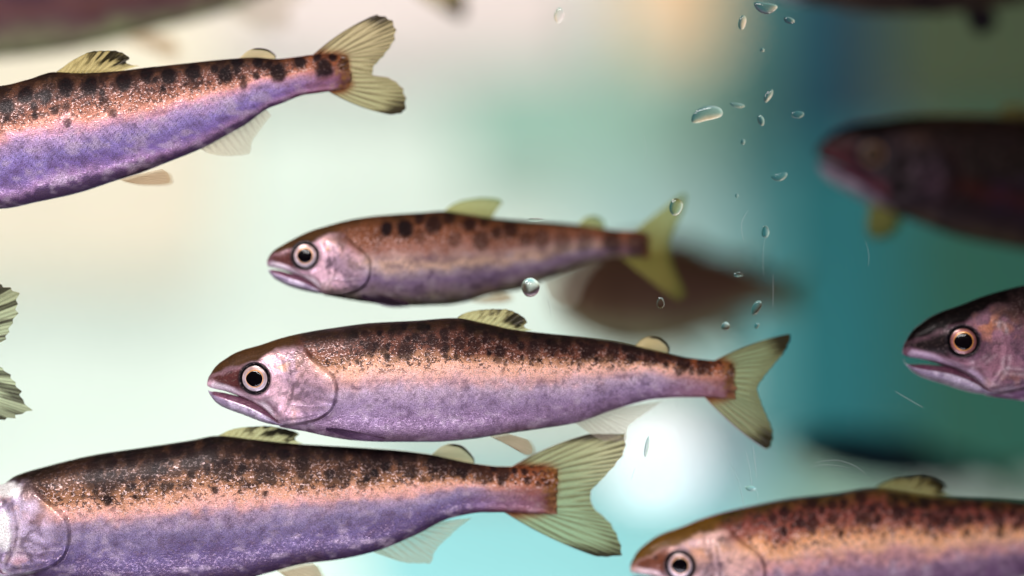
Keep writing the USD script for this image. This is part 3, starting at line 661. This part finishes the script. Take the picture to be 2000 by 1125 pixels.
make_fish('trout', 'violet bellied trout at the upper left, only its rear half and forked tail in view', A_M, 'violet', (-0.001, 0.006, 2.2), A_SP + dots(24, 40, .56, .9, .3, .9), 3, top=A_TOP, bot=A_BOT, end=1, flecks=.9, fins=dict(
    dorsal_fin=dict(base=[(105, 144), (228, 141)], tip=[(122, 132), (150, 113), (178, 101), (212, 98), (240, 103), (254, 114), (246, 120), (272, 128)], style='dorsal'),
    adipose_fin=dict(base=[(466, 115), (536, 117)], tip=[(474, 108), (486, 98), (502, 93), (520, 95), (532, 102), (539, 110), (537, 118)]),
    tail_fin=dict(base=[(610, 108), (672, 112), (680, 142), (676, 168), (640, 178)], tip=[(718, 36), (742, 28), (768, 36), (774, 52), (768, 84), (752, 108), (730, 132), (728, 145), (762, 152), (788, 172), (796, 200), (792, 218), (762, 224)], style='tail', rays=17, ragged=.03),
    anal_fin=dict(base=[(392, 291), (520, 214)], tip=[(408, 300), (450, 305), (488, 300), (492, 280), (508, 254), (530, 226)]),
    pelvic_fin=dict(base=[(232, 351), (268, 341)], tip=[(262, 358), (300, 360), (332, 355), (330, 342), (316, 330)])))

D_M = Map(1.2, 2.7, (-159, 1035))
make_fish('trout', 'biggest trout, lower left, with its shiny head cut by the left edge', D_M, 'big', (0.004, 0.006, 2.0), spot_row(5, 13, .80, 15, .27, .93, .06) + spot_row(6, 14, .93, 12, .28, .9, .03) + spot_row(7, 10, .72, 9, .3, .7, .04, .8) + dots(22, 60), 4,
    top=[(0, 947), (31, 929), (93, 910), (186, 888), (279, 874), (372, 860), (425, 851), (500, 859), (560, 865), (600, 868), (699, 874), (770, 879), (831, 886), (925, 905), (979, 911), (1020, 911), (1045, 911), (1088, 916)],
    bot=[(527, 1118), (589, 1102), (666, 1092), (732, 1077), (814, 1044), (880, 1012), (946, 1001), (996, 1001), (1040, 1003), (1088, 1005)], end=1, head_style='ice', glint=1.25, fins=dict(
    dorsal_fin=dict(base=[(422, 853), (560, 868)], tip=[(432, 848), (455, 838), (485, 833), (520, 832), (560, 838), (584, 848), (576, 856), (592, 866)], style='dorsal'),
    adipose_fin=dict(base=[(842, 889), (922, 907)], tip=[(852, 880), (866, 870), (884, 866), (904, 871), (918, 884), (927, 899), (925, 908)]),
    tail_fin=dict(base=[(1000, 911), (1072, 922), (1080, 960), (1072, 996), (985, 1001)], tip=[(1148, 848), (1185, 846), (1222, 848), (1222, 872), (1206, 905), (1180, 935), (1154, 966), (1158, 985), (1190, 1020), (1212, 1058), (1216, 1082), (1190, 1088), (1162, 1086)], style='tail', rays=17),
    anal_fin=dict(base=[(728, 1078), (862, 1018)], tip=[(762, 1090), (800, 1100), (842, 1101), (850, 1080), (880, 1046), (922, 1012)], style='pale2'),
    pelvic_fin=dict(base=[(540, 1114), (585, 1103)], tip=[(570, 1135), (610, 1140), (628, 1130), (622, 1112), (612, 1100)])))

make_fish('trout', 'warm toned trout at the bottom right, lower half cut by the bottom edge', Map(1.0, 3.4, (1232, 1112)), 'warm', (0.016, 0.040, 1.3), spot_row(8, 12, .82, 13, .27, .93, .06) + spot_row(9, 12, .93, 10, .28, .9, .03) + dots(23, 60), 5, head_style='warm', eye=(94, -6, 25.5, 15), fins=dict(
    dorsal_fin=dict(style='dorsal')))
make_fish('trout', 'dark backed trout at the right edge, only its open mouthed head in view', Map(1.12, 3, (1764, 688)), 'deep', (0.008, 0.03, 1.5), spot_row(10, 10, .85, 13), 6, head_style='deep', mat=SKIN_SHADED, head_tone=.62, glint=.4, gap=13, eye=(98, -15, 24, 14.5), iris=(140, 70, 60))
make_fish('trout', 'almost black blurred trout with a dull red stripe, upper right', Map(1.08, -9, (1595, 300)), 'dark', (0.085, 0.12, 1.5), [], 7, head_style='dark', mat=SKIN_DARK, res=(170, 72), head_tone=.6, glint=.1, fin_tone=.5, iris=(60, 40, 40), fins=dict(
    dorsal_fin=dict(base=[(1942, 240), (2050, 258)], tip=[(1950, 224), (1962, 208), (1984, 204), (2010, 214), (2045, 236), (2060, 254)], style='dorsal'), pectoral_fin=dict(base=[(1700, 392), (1740, 408)], tip=[(1690, 440), (1704, 468), (1730, 462), (1752, 420)], rays=8, style='yellow', out=.5)))
make_fish('trout', 'dim brown blurred trout behind the tail of the smaller spotted trout', Map(.45, -1, (1076, 574), .93), 'far', (0.20, 0.29, 1.0), [], 8, head_style='dark', mat=SKIN_DARK, res=(150, 64), glint=.1, flecks=.2, fin_tone=.45, iris=(60, 40, 40), fins=dict(
    dorsal_fin=dict(base=[(1290, 503), (1372, 512)], tip=[(1298, 482), (1313, 468), (1335, 462), (1360, 470), (1380, 490), (1386, 508)], style='dorsal'),
    tail_fin=dict(base=[(1510, 565), (1524, 568), (1526, 576), (1524, 586), (1508, 590)], tip=[(1575, 518), (1578, 530), (1566, 556), (1562, 576), (1566, 598), (1574, 616), (1570, 624)], style='yellow', rays=12)))
make_fish('trout', 'large blurred purple brown trout across the top left corner, belly and tail tip in view', Map(1.22, 6, (-440, 22)), 'far_big', (0.10, 0.13, 1.5), [], 9, head_style='dark', mat=SKIN_DARK, res=(150, 64), glint=.3, flecks=.5, iris=(60, 40, 40))
make_fish('trout', 'trout almost wholly beyond the left edge, only its streaked tail fin showing', Map(1.15, 4, (-1328, 786)), 'mid', (0.0, 0.0, 1.0), [], 10, res=(150, 64), fins=dict(
    tail_fin=dict(base=[(-190, 668), (-158, 672), (-152, 695), (-158, 722), (-200, 726)], tip=[(-30, 538), (4, 552), (28, 560), (38, 578), (37, 606), (22, 646), (0, 670), (-40, 684), (-38, 700), (0, 715), (30, 745), (46, 775), (60, 803), (38, 814), (-10, 822)], style='tail_dark', rays=24, ragged=.03)))

make_fish('trout', 'dark blue-grey shadowy trout above the back of the lower right fish, very blurred', Map(.42, -11, (1540, 862)), 'shade', (0.30, 0.40, 1.0), [], 11, head_style='dark', mat=SKIN_DARK, res=(120, 56), glint=0, flecks=.1, fin_tone=.25, iris=(20, 30, 34))
make_fish('trout', 'dark trout above the top right corner, only its hanging fins and belly edge showing', Map(1.0, 2, (1420, -72)), 'dark', (0.10, 0.12, 1.0), [], 12, head_style='dark', mat=SKIN_DARK, res=(120, 56), glint=.1, fin_tone=.12, iris=(60, 40, 40), fins=dict(
    pelvic_fin=dict(base=[(1880, 14), (1930, 12)], tip=[(1892, 44), (1908, 66), (1926, 60), (1944, 36)], style='violet'),
    pectoral_fin=dict(base=[(1790, 0), (1840, 8)], tip=[(1812, 18), (1826, 30), (1842, 26), (1850, 14)], rays=8, style='violet', out=.4)))

# ------------------------------------------------------------------ front pane of the tank, with scratches; drops of water on its outer face
YG = -0.0145
GLASS = MAT(stage, '/World/Looks/pane_glass', {
    'fr': ('fresnel', {'IOR': 1.12}), 't': ('transparent_bsdf', {'color': (0.992, 0.998, 0.996)}), 'g': ('glossy_bsdf', {'color': (1, 1, 1), 'roughness': 0.02}), 'm': ('mix_closure', {})},
    [('fr.fac', 'm.fac'), ('t.BSDF', 'm.closure1'), ('g.BSDF', 'm.closure2')], surface='m.closure')
SCR = MAT(stage, '/World/Looks/scratch_frost', {
    't': ('transparent_bsdf', {'color': (.95, .97, .97)}), 'd': ('principled_bsdf', {'base_color': (.75, .8, .8), 'roughness': .4}), 'm': ('mix_closure', {'fac': .075})},
    [('t.BSDF', 'm.closure1'), ('d.BSDF', 'm.closure2')], surface='m.closure')
DROP = MAT(stage, '/World/Looks/water_drop', {'g': ('glass_bsdf', {'color': (1, 1, 1), 'roughness': 0.0, 'IOR': 1.33})}, surface='g.BSDF')

gp = thing('front_glass', (0, YG, 0), 'clear scratched front pane of the fish tank, spanning the view', 'glass pane')
b = trimesh.creation.box((0.62, 0.003, 0.42)); b.apply_translation((0, 0.0015, 0))
obj('pane', b.vertices, b.faces, GLASS, gp, smooth=False)

from trimesh.util import concatenate
def ribbon(pts, r):
    p = np.array([at(x, y, YG) - np.array([0, YG, 0]) for x, y in pts]); p[:, 1] = -0.00004
    l = np.linspace(0, 1, len(p)); q = np.linspace(0, 1, 6 * len(p))
    p = np.stack([PchipInterpolator(l, p[:, i])(q) for i in range(3)], -1)
    n = len(p); tn = np.gradient(p, axis=0); tn /= np.linalg.norm(tn, axis=1, keepdims=True)
    a = np.cross(tn, [0, 1.0, 0]); rad = r * S * (0.35 + .65 * np.sin(np.pi * q) ** .5)
    v = []
    for ang in np.arange(6) / 6 * 2 * np.pi:
        v.append(p + rad[:, None] * (math.cos(ang) * a + .5 * math.sin(ang) * np.array([0, 1.0, 0])))
    v = np.stack(v, 1).reshape(-1, 3)
    return v, tri(grid_faces(n, 6, True))

SCRATCH = [([(1748, 764), (1775, 780), (1803, 796)], 1.3), ([(1590, 905), (1630, 899), (1665, 908), (1692, 928)], .8), ([(1470, 868), (1474, 900), (1478, 935)], 1.4), ([(1456, 880), (1464, 915), (1468, 948)], 1.0),
           ([(1453, 470), (1448, 440), (1462, 410)], .9), ([(1510, 535), (1510, 570), (1509, 600)], .7), ([(1240, 915), (1236, 925), (1232, 938)], .8), ([(1443, 948), (1450, 970), (1453, 995)], 1.0),
           ([(1070, 585), (1074, 600), (1077, 620)], .7), ([(1322, 778), (1322, 786), (1321, 796)], .7), ([(1428, 905), (1437, 925), (1448, 952)], .8), ([(1580, 915), (1615, 908), (1660, 915)], .6),
           ([(1476, 955), (1480, 968), (1478, 978)], .9), ([(1495, 460), (1490, 500), (1492, 540)], .5), ([(1256, 262), (1262, 290), (1260, 320)], .5), ([(1690, 470), (1697, 500), (1695, 520)], .6)]
for pts, r in SCRATCH:
    v, f = ribbon(pts, r); obj('scratch', v, f, SCR, gp)

def drop(px, py, rx, ry, rot, label, seed, bulge=.55, wob=.25, tail=0.0):
    n, m = 14, 40
    r = np.linspace(0, 1, n); a = np.arange(m) / m * 2 * np.pi
    g = np.random.default_rng(seed)
    out = 1 + wob * sum(g.uniform(-1, 1) / (k + 1) * np.cos(k * a + g.uniform(0, 6)) for k in (2, 3, 4)) * .6
    R, A = np.meshgrid(r, a, indexing='ij')
    rad = np.sin(R * np.pi / 2) * out[None]
    x = rx * rad * np.cos(A); y = ry * rad * np.sin(A) + .6 * tail * ry * (rad * np.cos(A)) ** 2
    rx, ry = rx * .9, ry * .9
    hgt = (.5 if rx > 15 and ry > 15 else .34) * bulge * min(rx, ry) * np.cos(R * np.pi / 2) ** .8 * (1 + .3 * (x / rx) * g.uniform(-1, 1))
    c, s_ = math.cos(math.radians(rot)), math.sin(math.radians(rot))
    X, Y = x * c + y * s_, -x * s_ + y * c          # rot>0 turns it counter-clockwise on the picture (y down)
    k = S * (D + YG) / D
    V = np.stack([X * k, -hgt * k, -Y * k], -1).reshape(-1, 3)
    last = (n - 1) * m; V[last:last + m, 1] = 0
    dome_f = tri(grid_faces(n, m, True)); rim_v = V[last:last + m].copy()
    c0 = V[0].copy(); V = np.vstack([V[m:], c0[None]]); dome_f = dome_f - m          # one apex instead of a ring of coincident points
    dome_f[dome_f < 0] = len(V) - 1
    dome_f = dome_f[(dome_f[:, 0] != dome_f[:, 1]) & (dome_f[:, 1] != dome_f[:, 2]) & (dome_f[:, 0] != dome_f[:, 2])]
    j = np.arange(m); b0 = len(V)
    back = np.stack([b0 + j, b0 + (j + 1) % m, np.full(m, b0 + m)], -1)              # flat back with its own edge points, so that the rim stays crisp
    V = np.vstack([V, rim_v, rim_v.mean(0)[None]])
    def outward(f, d):
        nn = np.cross(V[f[:, 1]] - V[f[:, 0]], V[f[:, 2]] - V[f[:, 0]])[:, 1].sum()
        return f if nn * d > 0 else f[:, ::-1]
    F = np.vstack([outward(dome_f, -1), outward(back, 1)])
    pr_ = obj('water_drop', V, F, DROP, smooth=True, loc=at(px, py, YG) + np.array([0, -0.00008, 0]))
    tag(pr_, label, 'drop', 'water drops on the tank glass')

DROPS = [
    (1036, 561, 18, 19, 0, 'round white drop under the belly of the smaller spotted trout', 1.1, .12, 0),
    (1320, 404, 13, 17, -20, 'drop in front of the upper tail lobe of the smaller spotted trout', .7, .2, 0),
    (1380, 222, 33, 14, 14, 'largest drop, a long bean shape on the sage green background', .5, .3, .5),
    (1495, 16, 22, 11, -10, 'wide drop touching the top edge beside the dark blue panel', .5, .3, -.6),
    (1450, 44, 7, 14, -15, 'narrow upright drop right of the painted peach reflection', .6, .3, 0),
    (1541, 40, 11, 6, -20, 'dim small drop on the dark blue background, right of the wide top drop', .6, .4, -.5),
    (1092, 30, 9, 16, -10, 'lone upright drop near the top edge, above the middle fish', .4, .3, 0),
    (1501, 187, 6, 14, -35, 'thin slanted drop right above the largest drop, on dark green', .6, .4, .3),
    (1440, 206, 14, 5, -10, 'flat low drop just right of the largest drop', .5, .5, -.4),
    (1486, 235, 6, 11, 20, 'small curved drop below the thin slanted drop', .6, .4, 0),
    (1558, 224, 12, 7, 10, 'faint drop farthest right of the dark green drops', .4, .4, 0),
    (1451, 277, 4, 5, 0, 'tiny round drop below the row of dark green drops', .6, .2, 0),
    (1523, 346, 16, 7, 15, 'boomerang shaped drop on the teal background', .5, .5, -.8),
    (1495, 452, 7, 12, 5, 'hooked drop right of the tail tip of the smaller spotted trout', .6, .4, .4),
    (1439, 98 + 284, 3, 4, 0, 'tiny drop above the hooked drop', .6, .2, 0),
    (1489, 98, 4, 4, 0, 'tiny bright drop on the dark blue background', .6, .2, 0),
    (1290, 592, 7, 11, 0, 'small drop in the middle of the brown blurred trout', .5, .5, 0),
    (1477, 601, 8, 15, -28, 'upright slanted drop at the rear of the brown blurred trout', .6, .3, 0),
    (1417, 637, 8, 8, 0, 'small square drop under the rear of the brown blurred trout', .6, .4, 0),
    (1442, 536, 9, 5, 0, 'flat drop on the upper back of the brown blurred trout', .5, .4, 0),
    (1478, 636, 4, 6, -30, 'tiny drop right of the small square drop', .6, .3, 0),
    (1263, 872, 4, 21, -10, 'needle thin upright drop in front of the added bright glow', .8, .15, 0),
    (1466, 954, 10, 5, -5, 'flat drop above the back of the lower right trout', .5, .4, 0),
    (1046, 429, 14, 3, 0, 'flat drop on the back edge of the smaller spotted trout', .5, .4, 0),
]
for i, (px, py, rx, ry, rot, lab, bu, wo, ta) in enumerate(DROPS): drop(px, py, rx, ry, rot, lab, 40 + i, bu, wo, ta)
